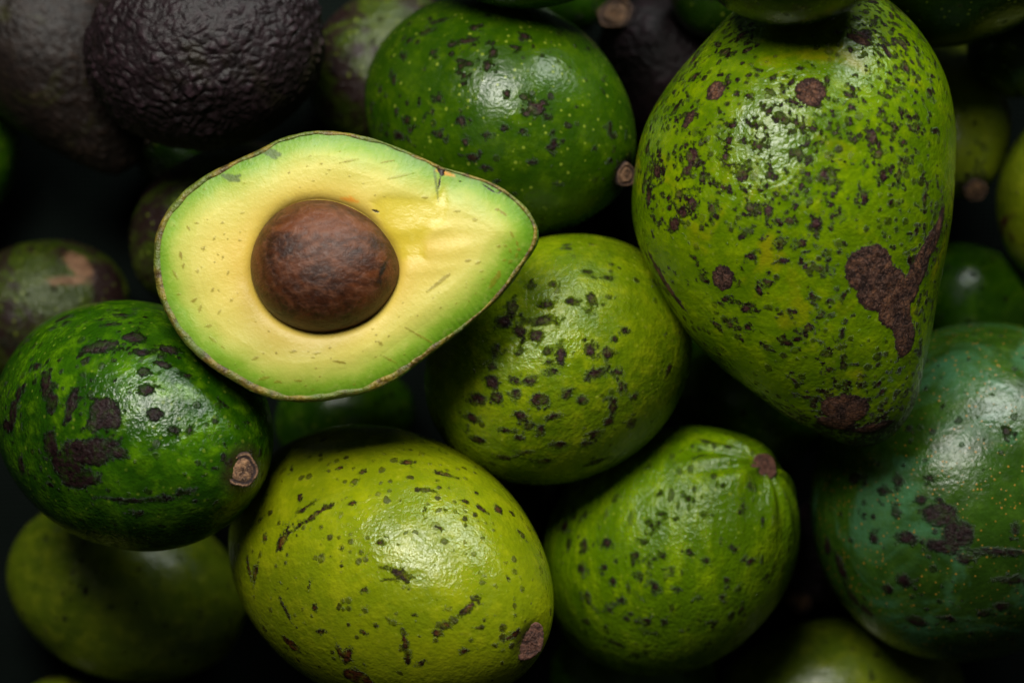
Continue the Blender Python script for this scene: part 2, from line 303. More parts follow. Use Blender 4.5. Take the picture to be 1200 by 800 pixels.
spF = [m(767,687,10,6,-35), m(743,651,7,6), m(711,636,7,7), m(756,634,4,4), m(764,616,4,4), m(787,666,5,5), m(807,647,5,4), m(795,690,4,4), m(761,661,4,4), m(750,673,4,4), m(756,727,10,5), m(779,728,5,4), m(734,724,5,5), m(807,585,5,4), m(826,602,5,3), m(853,522,5,3), m(879,568,4,5), m(871,595,3,7), m(869,712,5,7), m(866,690,4,5), m(879,658,6,6), m(832,728,7,4), m(830,753,8,5), m(898,675,4,5), m(707,664,5,5), m(684,640,6,9), m(662,615,9,8), m(683,668,5,9), m(690,700,7,9), m(688,728,6,6), m(720,752,9,4), m(760,742,8,4), m(745,765,9,4), m(719,680,5,5), m(852,680,4,6), m(846,700,5,6), m(828,658,4,4), m(715,715,5,5), m(862,643,4,4), m(818,700,5,4), m(800,738,5,4), m(685,603,5,4)]
spG = [m(372,600,28,3,27), m(358,594,14,2.5,32), m(330,634,6,13,-32), m(292,668,4,16,15), m(299,672,4,14,-15), m(550,711,14,4,45), m(522,732,9,4,-10), m(513,741,6,5), m(474,750,4,14,12), m(479,768,3,14,-5), m(342,756,12,9), m(335,750,9,6,-30), m(420,794,22,14), m(406,768,7,13,-25), m(398,762,4,12,20), m(522,555,13,4,-8), m(500,575,11,2.5), m(478,542,8,5,20), m(414,590,4,4), m(424,552,5,4), m(416,564,4,4), m(398,548,4,4), m(352,582,4,5), m(310,630,4,5), m(564,596,9,3,-42), m(584,598,5,7,20), m(368,712,4,4), m(310,736,4,4), m(276,692,4,7), m(468,671,14,3,-20), m(458,678,12,2,10), m(474,676,3,9,25), m(333,712,14,2,-48), m(364,681,6,2,60), m(490,778,9,3,40), m(545,586,4,3), m(446,636,5,3), m(427,691,4,3), m(427,740,4,4), m(376,740,7,3,20), m(543,762,5,4), m(600,745,14,4,12), m(516,618,3,3), m(612,626,8,3,-40), m(560,735,5,3)]

def stem(r, h=1.0, mat=None, sink=0.0, lean=0.7): return dict(lean=lean, r=r, h=h, mat=mat or STEM, sink=sink)
HI = (300, 340); LO = (96, 128); MD = (150, 190)
fruits = [
 # the bottom of the heap, resting on the cloth
 mk('g', (-82,158), 128, 104, 90, 0, seed=21, label='bright green avocado at the edge of the heap beside the brown pebbled one', res=MD),
 mk('h2', (70,72), 152, 96, -58, -4, seed=22, hass=0.55, prof=PEAR, label='brownish dark pebbled avocado with its narrow neck beside the big black one', res=MD),
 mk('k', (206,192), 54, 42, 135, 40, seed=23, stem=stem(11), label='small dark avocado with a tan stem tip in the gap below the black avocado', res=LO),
 mk('mix', (262,262), 118, 88, 35, 0, seed=24, hass=0.3, label='purple and green mottled avocado half hidden behind the cut half', res=MD),
 mk('mix', (52,366), 104, 86, 20, 10, seed=25, lump=0.03, label='mottled avocado with a tan scar behind the glossy dark green one', scar=[m(84,303,8,12,0), m(98,316,12,12,0), m(84,328,22,6,10), m(62,330,8,4), m(92,308,12,14)], res=MD),
 mk('mix', (452,80), 100, 88, 60, 0, seed=26, hass=0.25, label='dim purple green avocado between the black one and the fresh green one', res=MD),
 mk('h', (785,84), 104, 84, 140, 34, seed=27, hass=0.4, stem=stem(20), label='shadowed black avocado with a round brown stem end deep in the gap', res=MD),
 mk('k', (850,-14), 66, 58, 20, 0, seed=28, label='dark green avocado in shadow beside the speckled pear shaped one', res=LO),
 mk('g', (650,-6), 64, 58, 0, 0, seed=43, label='pale green avocado showing a sliver behind the fresh green one', res=LO),
 mk('y', (1104,140), 112, 78, -76, 36, seed=29, stem=stem(13), label='olive avocado with brown bruises and tan stem behind the speckled pear shaped one', res=MD),
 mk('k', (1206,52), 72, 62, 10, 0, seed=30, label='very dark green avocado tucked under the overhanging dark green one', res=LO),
 mk('y', (1264,232), 112, 94, 95, 0, seed=31, label='olive avocado with brown blotches at the rim of the heap', res=MD),
 mk('g', (1130,362), 90, 76, 0, 0, seed=32, label='blurred green avocado between the speckled one and the blue green one', res=MD),
 mk('g', (405,490), 84, 66, 10, 0, seed=33, label='dark green avocado in the shadow directly below the cut half', res=LO),
 mk('g', (885,455), 110, 92, -20, 0, seed=34, label='dark green avocado in the shadow under the speckled one\'s narrow tip', res=LO),
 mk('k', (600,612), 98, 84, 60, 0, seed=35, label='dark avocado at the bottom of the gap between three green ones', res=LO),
 mk('J', (149,690), 142, 104, -18, 0, seed=36, prof=ROUND, label='dull olive avocado lying beneath the glossy dark green one', res=MD),
 mk('y', (70,874), 84, 80, 90, 0, seed=37, label='green avocado peeping out below the dull olive one', res=LO),
 mk('h', (968,648), 70, 58, -125, 30, seed=38, hass=0.4, stem=stem(14), label='black avocado with a tan stem deep between two green ones', res=LO),
 mk('J', (982,822), 150, 100, 8, 0, seed=39, prof=ROUND, label='dim olive avocado below the blue green one', res=MD),
 mk('g', (742,792), 98, 80, 0, 0, seed=40, label='green avocado showing a sliver under the pleated green one', res=LO),
 # the upper layer
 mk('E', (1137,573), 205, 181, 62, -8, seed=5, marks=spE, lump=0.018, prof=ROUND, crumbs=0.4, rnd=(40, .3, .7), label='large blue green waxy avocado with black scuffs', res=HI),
 mk('h', (241,56), 142, 120, 10, 0, seed=41, hass=1.0, prof=ROUND, label='big black purple avocado with heavily pebbled skin', res=(420, 460)),
 mk('B', (586,139), 174, 132, -27, 24, seed=2, marks=spB, stem=stem(13, 1.3), prof=[(-1, 1.0), (-.5, 1.03), (0, 1.02), (.5, .98), (.85, .86), (1, .74)], rnd=(70, .4, .8), label='fresh green avocado with a few dark spots and a small cut stem', res=HI),
 mk('F', (786,641), 180, 138, 47, 38, seed=6, marks=spF, stem=stem(15, 0.4, STEMD, 0.0, lean=0.8), collar=1.2, ribs=(0.018, 9), rnd=(90, .4, .8), label='leaf green pleated avocado with a flat reddish brown stem scar', res=HI),
 mk('C', (655,420), 166, 140, 32, -14, seed=3, marks=spC, prof=ROUND, lump=0.022, crumbs=0.6, frag=0.95, rnd=(40, .4, .8), label='yellow green avocado with dark blotches under the tip of the cut half', res=HI),
 mk('G', (456,663), 230, 157, -22, 39, seed=7, marks=spG, stem=stem(20, 0.30, STEMD, 0.0, lean=0.9), dimple=0.035, collar=1.35, lump=0.02, frag=0.95, crumbs=0.35, slip=0.93, rnd=(90, .2, .45), label='smooth yellow olive avocado with scratches and a ragged brown stem scar', res=HI),
 mk('A', (160,499), 194, 145, -17, 39, seed=1, marks=spA, frag=1.0, stem=stem(18, 0.5, lean=0.9), rnd=(60, .4, .8), prof=[(-1, 1.0), (-.5, 1.0), (0, 1.0), (.5, .97), (.85, .9), (1, .85)], label='glossy deep green avocado with black scabs and a thick round tan stem', res=HI),
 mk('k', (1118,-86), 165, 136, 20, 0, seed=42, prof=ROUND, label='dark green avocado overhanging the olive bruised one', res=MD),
 mk('D', (930,249), 274, 186, 90, 0, seed=4, marks=spD, scab=scD, lump=0.012, slip=0.92, thick=0.90, dimple=0.0,
    prof=[(1, .97), (.745, 1.0), (.58, 1.035), (.398, 1.043), (.179, 1.016), (-.04, .995), (-.223, .952), (-.423, .903), (-.57, .876), (-.679, .84), (-.788, .80), (-.898, .77), (-.971, .70), (-1, .66)],
    bend=[(1, -24), (.745, -24), (.58, -17), (.398, -8), (.179, -1), (-.04, 2), (-.223, -2), (-.423, -12), (-.57, -23), (-.679, -35), (-.788, -51), (-.898, -64), (-.971, -76), (-1, -80)],
    frag=0.8, crumbs=1.6, fade=0.35, rnd=(2600, .30, 1.0), label='large pear shaped lime green avocado covered in brown speckles and rough scabs', res=(360, 400)),
]
top_fruits = [
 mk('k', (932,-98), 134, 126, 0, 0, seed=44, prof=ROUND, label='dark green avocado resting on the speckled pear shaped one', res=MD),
 mk('g', (615,-122), 150, 130, 0, 0, seed=45, prof=ROUND, label='green avocado resting on the fresh green one', res=MD),
]

# ------------------------------------------------------------------ settle the heap on a height map
CELL = 0.0016; X0, Y0, NX, NY = -0.30, -0.24, 376, 310
TOP = np.zeros((NX, NY)); WHO = np.full((NX, NY), -1)
def cells(P):
    i = ((P[:, 0]-X0)/CELL).astype(int); j = ((P[:, 1]-Y0)/CELL).astype(int)
    ok = (i >= 0) & (j >= 0) & (i < NX) & (j < NY)
    return i[ok], j[ok], P[ok, 2]
seq = [0]
def raster(P):
    i, j, z = cells(P); T = np.full((NX, NY), -9.0); np.maximum.at(T, (i, j), z); WHO[T > TOP] = seq[0]; seq[0] += 1; np.maximum.at(TOP, (i, j), z)
def clearance(P):
    i, j, z = cells(P); q = z-TOP[i, j]; k = q.argmin(); hit[0] = WHO[i[k], j[k]]; return q[k]
hit = [0]
def settle(f, z=0.10):
    for _ in range(5):
        P, _a = fruit_points(f, z, 110, 150); o = np.array([*unproj(*f['c'], z), z])
        P = o+(P-o)*np.array([f.get('slip', 0.955)]*2+[1.0])        # skins give a little where fruit lie side by side
        c = clearance(P); z = z-c
        if abs(c) < 2e-4: break
    z = z - f.get('sink', 0.0012)
    P, _a = fruit_points(f, z, 150, 200); raster(P)
    f['z'] = z; f['on'] = hit[0]
    return z

# ------------------------------------------------------------------ building one avocado
def surface_hit(P, N, px, py, U, V):
    d = (U-px)**2+(V-py)**2 + np.where(N[:, 2] > 0.02, 0, 1e9)
    return int(np.argmin(d))
def add_mark(F, P, N, i, rx, ry, ang, fade=0.0):
    c = P[i]; n = N[i]
    t = np.array([math.cos(ang), math.sin(ang), 0.0]); t = t-n*(t@n); t /= np.linalg.norm(t)+1e-9
    b = np.cross(n, t); R = max(rx, ry)+0.003
    d = P-c; near = np.nonzero((d*d).sum(1) < (R*1.2)**2)[0]
    d = d[near]; q = np.sqrt((d@t/rx)**2+(d@b/ry)**2+(d@n/max(rx, ry))**2*0.3)
    F[near] = np.maximum(F[near], (1-q)*min(rx, ry)*1000-fade)

def build(f):
    z = f['z']; nr, ns = f['res']
    P, (A2, B, C2) = fruit_points(f, z, nr, ns); N = grid_normals(P, nr, ns)
    U, V = proj(P); mm = mpp(z+0.03)
    F = np.full(len(P), -1.6); SC = np.full(len(P), -1.6); SR = np.full(len(P), -1.6); attrs = {}
    rm = random.Random(f['seed']*13+1); frag = f.get('frag', 0.8)
    for (x, y, rx, ry, a) in f.get('marks', []):
        add_mark(F, P, N, surface_hit(P, N, x, y, U, V), rx*mm*frag, ry*mm*frag, D2R(a))
        for _ in range(int((1+min(9, rx*ry/16.0))*f.get('crumbs', 1.0))):          # the crumbs round a spot
            q = rm.uniform(0.55, 1.5); b = rm.uniform(0, 6.283); ca, sa = math.cos(D2R(a)), math.sin(D2R(a))
            u, v = q*rx*math.cos(b), q*ry*math.sin(b)
            r2 = rm.uniform(0.9, 2.6)*mm
            add_mark(F, P, N, surface_hit(P, N, x+u*ca+v*sa, y-u*sa+v*ca, U, V), r2*rm.uniform(1, 2.2), r2, rm.uniform(0, 6.28), rm.uniform(0, .35)*f.get('fade', 1.0))
    for (x, y, rx, ry, a) in f.get('scab', []):
        add_mark(SC, P, N, surface_hit(P, N, x, y, U, V), rx*mm, ry*mm, D2R(a))
    for (x, y, rx, ry, a) in f.get('scar', []):
        add_mark(SR, P, N, surface_hit(P, N, x, y, U, V), rx*mm, ry*mm, D2R(a))
    r = np.random.RandomState(f['seed']*7+3)
    cnt, r0, r1 = f.get('rnd', (40, .4, .9))
    if not f.get('hass'):
        ok = np.nonzero(N[:, 2] > -0.4)[0]
        dens = 1/(1+np.exp(-3.2*lownoise(P/0.013, 1.5, f['seed']+7)[ok])); dens /= dens.sum()
        for i in r.choice(ok, cnt, p=dens):
            s = (r0+(r1-r0)*r.rand()**2.2)*0.001; e = 1+1.3*r.rand()
            add_mark(F, P, N, i, s*e, s, r.rand()*6.28, 0.35*r.rand()*f.get('fade', 1.0))
    if f.get('hass'):
        hs = f['hass']; K = np.empty(len(P));  q = (P-P.mean(0))/0.0040
        for i in range(len(P)):
            p = Vector(q[i]+f['seed'])
            w = p+0.55*mnoise.noise_vector(p*0.6)
            d = mnoise.voronoi(w, distance_metric='DISTANCE')[0]
            K[i] = min(1.0, (d[1]-d[0])*1.5)*0.7+0.35*mnoise.noise(p*2.2)+0.75*mnoise.noise(p*0.45)
        P = P + N*((K-0.5)*(0.00125+0.0005*lownoise(P/0.012, 1.5, 6))*hs)[:, None]; attrs['knob'] = K
    CO = np.zeros(len(P))
    if 'stem' in f:
        d = np.linalg.norm(P-P[:ns].mean(0), axis=1)/(f['stem']['r']*mpp(z)); CO = np.clip((f.get('collar', 1.9)-d)/0.7, 0, 1)
    attrs.update(spot=F, scab=SC, scar=SR, collar=CO)
    P = P + N*(np.clip(SC, 0, 1)*0.00018)[:, None]
    cx, cy = unproj(*f['c'], z); org = np.array([cx, cy, z])
    root = bpy.data.objects.new('avocado', None); C.objects.link(root); root.location = org
    root.empty_display_size = 0.01
    root['label'] = f['label']; root['category'] = 'avocado'; root['group'] = GROUP
    mesh_obj('skin', grid_mesh('skin', P-org, nr, ns, attrs), M[f['mat']], root)
    if 'stem' in f: build_stem(f, root, P[:ns].mean(0)-org, A2, B, C2, f['stem']['r']*mpp(z))
    return root

def build_stem(f, root, base, A2, B, C2, R):
    st = f['stem']; ns = 44
    A2 = A2+np.array([0, 0, st['lean']]); A2 /= np.linalg.norm(A2); C2 = np.cross(A2, B)          # the stub leans up
    prof = [(1.0, -1.0, 1), (1.05, -0.3, 1), (1.06, .12, .95), (1.02, .30, .8), (.92, .38, .6), (.80, .24, .95), (.72, .22, .8), (.62, .34, .4), (.45, .36, .2), (.3, .30, .3), (.14, .34, .1), (.01, .34, 0)]
    PP, E = [], []; r = random.Random(f['seed']); base = base+A2*(0.30*st['h']*R)
    ph0 = r.random()*6
    for k, (q, h, e) in enumerate(prof):
        for j in range(ns):
            a = 2*math.pi*j/ns
            w = 1+0.035*math.sin(3*a+ph0)+0.04*math.sin(5*a+ph0*2)+0.04*math.sin(2*a+ph0)+0.05*(r.random()-.5)
            hh = (h*st['h']-st['sink']*0.3)*R+0.09*R*(r.random()-.5)*(1 if k > 1 else 0)
            PP.append(base+B*(q*w*R*math.cos(a))+C2*(q*w*R*math.sin(a))+A2*hh); E.append(e)
    me = grid_mesh('stem', np.array(PP), len(prof), ns, dict(edge=np.array(E)))
    mesh_obj('stem', me, st['mat'], root)

# ------------------------------------------------------------------ the cut half
OUT = [(180,300),(184,270),(197,245),(218,222),(245,203),(275,188),(302,176),(330,162),(365,154),(400,155),(435,162),(470,174),(500,187),(520,196),(545,203),(575,213),(600,228),(619,246),(628,264),(627,284),(614,305),(600,327),(584,347),(565,364),(545,381),(520,400),(495,418),(465,440),(435,455),(400,464),(365,470),(330,469),(300,460),(270,444),(240,424),(215,400),(197,372),(184,340)]
def outline(n):
    P = np.array(OUT, float); k = len(P); d = np.r_[0, np.cumsum(np.linalg.norm(np.diff(np.r_[P, P[:1]], axis=0), axis=1))]
    ext = np.r_[d[:-1]-d[-1], d[:-1], d[:-1]+d[-1]]; tt = np.linspace(0, d[-1], n, endpoint=False)
    PP = np.r_[P, P, P]
    Q = np.stack([smooth_curve(list(zip(ext, PP[:, 0])), tt), smooth_curve(list(zip(ext, PP[:, 1])), tt)], 1)
    for _ in range(max(1, n//70)):
        Q = (np.roll(Q, 1, 0)+2*Q+np.roll(Q, -1, 0))/4
    return Q
PC = np.array([378., 312.])                     # seed centre
HC = (400, 312)
SLX, SLY = -0.05, 0.07                          # the face leans a little
def half_frame(z):
    n = np.array([-SLX*0-0.06, 0.09, 1.0]); n /= np.linalg.norm(n)
    o = np.array([*unproj(*HC, z), z])
    X = np.array([1, 0, 0.0]); X = X-n*(X@n); X /= np.linalg.norm(X); Y = np.cross(n, X)
    return o, n, X, Y
def to_plane(Q, z):
    """pixels -> plane coordinates (metres) on the leaning cut face"""
    o, n, X, Y = half_frame(z)
    d = np.stack([(Q[:, 0]-600)*FRAME/1200/DIST, (400-Q[:, 1])*FRAME/1200/DIST, -np.ones(len(Q))], 1)
    cpos = np.array([0, 0, CAMZ]); t = ((o-cpos)@n)/(d@n)
    W3 = cpos+d*t[:, None]
    return np.stack([(W3-o)@X, (W3-o)@Y], 1)
def from_plane(p, h, z):
    o, n, X, Y = half_frame(z)
    return o+p[:, :1]*X+p[:, 1:2]*Y+h[:, None]*n
def shell(z, nr, ns):
    q = to_plane(outline(ns), z); c = to_plane(np.array([[395., 312.]]), z)[0]
    rings = []; hh = []
    depth = 0.037
    for t in np.linspace(0, 1, nr):
        a = t*math.pi/2
        s = math.cos(a)**0.74 if t < 1 else 0.0
        rings.append(c+(q-c)*max(s, 0.002)*(1+0.015*math.sin(2*a))); hh.append(np.full(ns, -depth*math.sin(a)))
    p = np.concatenate(rings); h = np.concatenate(hh)
    return p, h
def seg_field(F, Q, x0, y0, x1, y1, r):
    d = np.array([x1-x0, y1-y0], float); L = d@d
    t = np.clip(((Q-np.array([x0, y0]))@d)/(L+1e-9), 0, 1)
    D = np.linalg.norm(Q-(np.array([x0, y0])+t[:, None]*d), axis=1)
    rr = r*(0.45+0.55*np.sin(np.pi*np.clip(t, .08, .92)))
    np.maximum(F, rr-D, out=F)

def flesh_mat():
    t = NT('ripe flesh'); co = t.coord()
    e = t.attr('edge'); p = t.attr('pit')
    nz = t.noise(co, 130, 4, 0.6); nf = t.noise(co, 1300, 3, 0.6); nm = t.noise(co, 420, 4, 0.65)
    ew = t.math('ADD', e, t.math('MULTIPLY', t.math('SUBTRACT', nz, 0.5), 22.0))
    r = t.n('ShaderNodeValToRGB'); t.put(r.inputs[0], t.math('DIVIDE', ew, 100.0))
    cr = r.color_ramp
    cr.elements[0].position = 0.0; cr.elements[0].color = (0.062, 0.150, 0.003, 1)
    cr.elements[1].position = 1.0; cr.elements[1].color = (0.51, 0.365, 0.055, 1)
    for pos, c in ((0.08, (0.100, 0.215, 0.007, 1)), (0.18, (0.180, 0.290, 0.018, 1)), (0.30, (0.34, 0.375, 0.055, 1)), (0.46, (0.47, 0.420, 0.083, 1)), (0.70, (0.52, 0.415, 0.080, 1))):
        el = cr.elements.new(pos); el.color = c
    col = r.outputs[0]
    near = t.step(p, 34, 4)
    col = t.mix(t.math('MULTIPLY', near, 0.35), col, (0.52, 0.34, 0.06))
    col = t.mix(t.math('MULTIPLY', t.attr('torn'), 0.6), col, (0.48, 0.38, 0.014))
    col = t.mix(t.math('MULTIPLY', t.step(nm, 0.5, 0.8), 0.18), col, (0.62, 0.56, 0.17))
    col = t.mix(t.math('MULTIPLY', t.step(nf, 0.55, 0.8), 0.12), col, (0.40, 0.42, 0.04))
    wob = t.math('MULTIPLY', t.math('SUBTRACT', t.noise(co, 1500, 3, 0.65), 0.5), 4.0)
    fl = t.step(t.math('ADD', t.attr('fleck'), wob), -0.9, 1.5)
    col = t.mix(t.math('MULTIPLY', fl, t.step(nz, 0.3, 0.65, 0.35, 0.85)), col, (0.18, 0.135, 0.006))
    br = t.step(t.math('ADD', t.attr('bruise'), wob), -1.0, 2.0)
    col = t.mix(t.math('MULTIPLY', br, 0.8), col, (0.055, 0.080, 0.020))
    orr = t.step(t.math('ADD', t.attr('orange'), wob), -1.5, 3.0)
    col = t.mix(t.math('MULTIPLY', orr, 0.8), col, (0.62, 0.22, 0.015))
    dk = t.step(t.math('ADD', t.attr('black'), wob), -0.6, 0.9)
    col = t.mix(dk, col, (0.020, 0.010, 0.008))
    h = t.math('ADD', t.math('MULTIPLY', nm, 0.30), t.math('MULTIPLY', nf, 0.10))
    h = t.math('SUBTRACT', h, t.math('MULTIPLY', fl, 0.10))
    nrm = t.bump(h, 0.001, 0.55)
    return t.out(Base_Color=col, Roughness=t.math('SUBTRACT', t.math('ADD', 0.30, t.math('MULTIPLY', nz, 0.25)), t.math('MULTIPLY', t.attr('torn'), 0.12)), Normal=nrm, Subsurface_Weight=0.12, Subsurface_Radius=(0.9, 0.7, 0.25), Subsurface_Scale=0.0018, Specular_IOR_Level=0.28)

def peel_mat():
    t = NT('cut peel'); co = t.coord((2, 1, 0))
    n = t.noise(co, 260, 4, 0.65); n2 = t.noise(co, 1200, 3, 0.65)
    col = t.mix(t.step(n, 0.35, 0.65), (0.014, 0.055, 0.004), (0.05, 0.12, 0.008))
    col = t.mix(t.math('MULTIPLY', t.step(n2, 0.55, 0.7), 0.6), col, (0.03, 0.014, 0.010))
    rimc = t.mix(t.step(n, 0.34, 0.62), (0.055, 0.030, 0.008), (0.20, 0.145, 0.014))
    rimc = t.mix(t.step(t.noise(co, 70, 3, 0.6), 0.45, 0.6, 0.0, 0.75), rimc, (0.075, 0.125, 0.012))
    rimc = t.mix(t.step(t.noise(co, 90, 3), 0.58, 0.75, 0.0, 0.7), rimc, (0.045, 0.020, 0.010))
    col = t.mix(t.step(t.math('ADD', t.attr('rim'), t.math('MULTIPLY', t.math('SUBTRACT', n2, 0.5), 0.7)), 0.35, 0.7), col, rimc)
    nrm = t.bump(t.math('ADD', n, t.math('MULTIPLY', n2, 0.4)), 0.0012, 0.9)
    return t.out(Base_Color=col, Roughness=0.42, Normal=nrm)

def seed_mat():
    t = NT('brown seed coat'); co = t.coord((0, 0, 0), (0.85, 1.2, 1.0), (0, 0, D2R(-18)))
    n = t.noise(co, 75, 6, 0.68, 1.1); n2 = t.noise(co, 420, 5, 0.7, 0.6); n3 = t.noise(t.coord(), 1800, 2)
    n4 = t.noise(t.coord((5, 2, 1)), 50, 3, 0.6, 0.8)
    col = t.mix(t.step(n, 0.36, 0.66), (0.022, 0.0055, 0.0016), (0.105, 0.029, 0.008))
    col = t.mix(t.math('MULTIPLY', t.step(n2, 0.46, 0.70), 0.55), col, (0.160, 0.060, 0.028))
    col = t.mix(t.math('MULTIPLY', t.step(n4, 0.55, 0.75), 0.55), col, (0.022, 0.009, 0.006))
    col = t.mix(t.math('MULTIPLY', t.step(n2, 0.42, 0.30), 0.55), col, (0.022, 0.009, 0.006))
    col = t.mix(t.step(t.math('ADD', t.attr('black'), t.math('MULTIPLY', t.math('SUBTRACT', n2, 0.5), 6)), 0.0, 3.5), col, (0.010, 0.006, 0.005))
    h = t.math('ADD', n2, t.math('MULTIPLY', n3, 0.3))
    nrm = t.bump(h, 0.0006, 0.8)
    return t.out(Base_Color=col, Roughness=t.math('ADD', 0.26, t.math('MULTIPLY', n2, 0.35)), Normal=nrm, Specular_IOR_Level=0.35)

def seed_radius(a):
    """outline of the seed in pixels against the direction a (image, y down): rounded with a blunt corner on the right"""
    x, y = np.cos(a), np.sin(a)
    r = 1/np.sqrt((x/85)**2+(y/77.5)**2)
    return r*(1+0.018*np.cos(3*a-0.4)+0.035*np.exp(-((np.angle(np.exp(1j*(a-0.05))))/0.33)**2)-0.012*np.cos(2*a+1.2))

def build_half(z):
    ns = 640
    root = bpy.data.objects.new('avocado_half', None); C.objects.link(root)
    o, n, X, Y = half_frame(z); root.location = o; root.empty_display_size = 0.01
    root['label'] = 'cut avocado half with yellow flesh and brown seed lying on the whole fruit'; root['category'] = 'avocado'; root['group'] = GROUP
    # --- flesh: rings from the seed's edge out to the peel
    Qo = outline(ns); cen = PC
    vec = Qo-cen
    d1 = np.roll(Qo, -1, 0)-np.roll(Qo, 1, 0); nrm = np.stack([-d1[:, 1], d1[:, 0]], 1); nrm /= np.linalg.norm(nrm, axis=1)[:, None]
    nrm *= np.sign((nrm*(cen-Qo)).sum(1))[:, None]      # inward
    an = np.arctan2(Qo[:, 1]-312, Qo[:, 0]-395)
    peel_w = 5.6+3.2*np.clip(np.cos(an-2.6), -.6, 1)+0.7*np.sin(an*17)*np.sin(an*5+1)+0.6*np.sin(an*31+2*np.sin(an*7))+0.9*np.sin(an*9+1)*np.sin(an*4)
    Qi = Qo+nrm*peel_w[:, None]
    a = np.arctan2(vec[:, 1], vec[:, 0]); pit = cen+np.stack([np.cos(a), np.sin(a)], 1)*(seed_radius(a)*0.93)[:, None]
    NRG = 190; ts = np.linspace(0, 1, NRG)
    Q = np.concatenate([pit+(Qi-pit)*t for t in ts])
    # fields in pixels
    E = np.full(len(Q), 1e9); step = 4
    for k in range(0, ns, step): E = np.minimum(E, np.hypot(Q[:, 0]-Qo[k, 0], Q[:, 1]-Qo[k, 1]))
    v = Q-cen; aa = np.arctan2(v[:, 1], v[:, 0]); PD = np.hypot(v[:, 0], v[:, 1])-seed_radius(aa)
    # green is wider on the lower and left sides and at the tip
    g = E*(1.0-0.22*np.clip((Q[:, 0]-540)/70, 0, 1)+0.05*np.clip((250-Q[:, 1])/90, 0, 1))
    frac = E/(E+np.maximum(PD, 0)+1e-6); edge = np.where(E < 18, g, 18+(g-18)*1.0)
    edge = np.minimum(edge*1.02, 8+110*frac**0.9*1.0+np.clip(E-60, 0, 50)*0.6)
    FL = np.full(len(Q), -9.0); BR = FL.copy(); OR = FL.copy(); BK = FL.copy()
    r = random.Random(5)
    for (x, y, L, ang, w) in [(213,300,8,100,2.2),(216,312,6,80,2),(206,322,10,120,1.8),(228,352,7,30,2.2),(235,362,8,70,2.2),(210,345,3,0,2.2),(245,382,7,10,2),(250,398,9,140,2),(300,420,8,20,2),(310,443,12,15,2.4),(325,447,6,10,2),(350,446,8,0,1.8),(345,412,7,10,1.8),(372,414,8,8,1.8),(398,424,14,-8,1.8),(446,402,6,-40,2.2),(490,392,34,-30,1.6),(455,420,20,-28,1.4),(250,340,4,60,1.8),(240,292,4,70,1.8),(252,280,4,60,1.6),(222,268,5,120,1.6),(232,262,4,0,1.6),(262,302,4,80,1.6),(268,320,5,70,1.6),(262,262,3,0,1.6),(285,250,4,20,1.5),(410,190,22,12,1.2),(470,207,30,14,1.6),(455,190,16,12,1.2),(498,232,6,0,2.2),(536,248,7,5,1.6),(557,258,4,0,2.4),(583,246,5,-15,2),(590,250,9,-40,2.2),(600,275,6,-60,2.2),(606,285,5,-70,2),(585,289,4,0,2),(592,288,3,0,2),(598,294,4,-60,2.2),(608,292,3,0,2.2),(605,299,4,60,2.6),(598,306,4,40,3),(591,305,3,0,2.2),(578,330,14,60,3.4),(584,322,8,75,3),(561,308,5,25,2),(549,306,6,20,1.8),(565,318,4,10,1.8),(514,332,32,36,2.4),(520,326,18,34,1.8),(548,306,4,10,2),(566,327,3,0,1.8),(233,318,4,90,2),(282,282,3,0,1.6),(272,352,4,40,1.6),(258,366,5,60,1.6)]:
        c, s = math.cos(D2R(ang))*L/2, -math.sin(D2R(ang))*L/2
        seg_field(FL, Q, x-c, y-s, x+c, y+s, w)
    for k in range(95):
        j = r.randrange(ns); tt = 0.25+0.7*r.random(); c = pit[j]+(Qi[j]-pit[j])*tt
        if c[0] > 470 and c[1] < 330: continue
        tg = d1[j]/np.linalg.norm(d1[j]); L = r.uniform(0.2, 2.2)
        seg_field(FL, Q, *(c-tg*L/2), *(c+tg*L/2), r.uniform(0.8, 1.6))
    for s in [(262,206,280,212,5),(270,212,282,206,3.5),(306,176,328,182,5.5),(316,180,324,186,4),(508,190,514,236,2.0)]: seg_field(BR, Q, *s)
    for s in [(400,233,420,237,3),(410,231,418,238,2.5),(512,200,532,206,3)]: seg_field(OR, Q, *s)
    for s in [(516,192,518,204,5),(510,190,530,196,4.5),(516,208,514,222,1.3),(565,216,582,227,1.0),(582,227,590,222,1.0),(437,247,444,249,1.6),(539,213,540,213,1.5)]: seg_field(BK, Q, *s)
    # torn hollow right of the seed
    def blob(x, y, rx, ry): return np.clip(1.25-np.hypot((Q[:, 0]-x)/rx, (Q[:, 1]-y)/ry), 0, 1)/1.0
    poly = np.array([(436,238),(455,233),(482,233),(506,237),(520,222),(525,238),(521,258),(508,272),(498,284),(497,303),(470,304),(452,270)], float)
    ins = np.zeros(len(Q), bool); dm = np.full(len(Q), 1e9)
    for k in range(len(poly)):
        a0, b0 = poly[k], poly[(k+1) % len(poly)]
        cr_ = ((a0[1] > Q[:, 1]) != (b0[1] > Q[:, 1])) & (Q[:, 0] < (b0[0]-a0[0])*(Q[:, 1]-a0[1])/(b0[1]-a0[1]+1e-9)+a0[0]); ins ^= cr_
        tt = np.clip(((Q-a0)@(b0-a0))/((b0-a0)@(b0-a0)), 0, 1); dm = np.minimum(dm, np.linalg.norm(Q-(a0+tt[:, None]*(b0-a0)), axis=1))
    sd = np.where(ins, dm, -dm)+1.6*lownoise(np.c_[Q/9, 0*E], 1.3, 77)
    torn = 1/(1+np.exp(-sd/2.2))
    ridge = np.clip(blob(500, 288, 60, 34)*1.6, 0, 1)*lownoise(np.c_[Q[:, 0]/60, (Q[:, 1]+0.10*(Q[:, 0]-470))/6.5, 0*E], 1.6, 31)*0.8
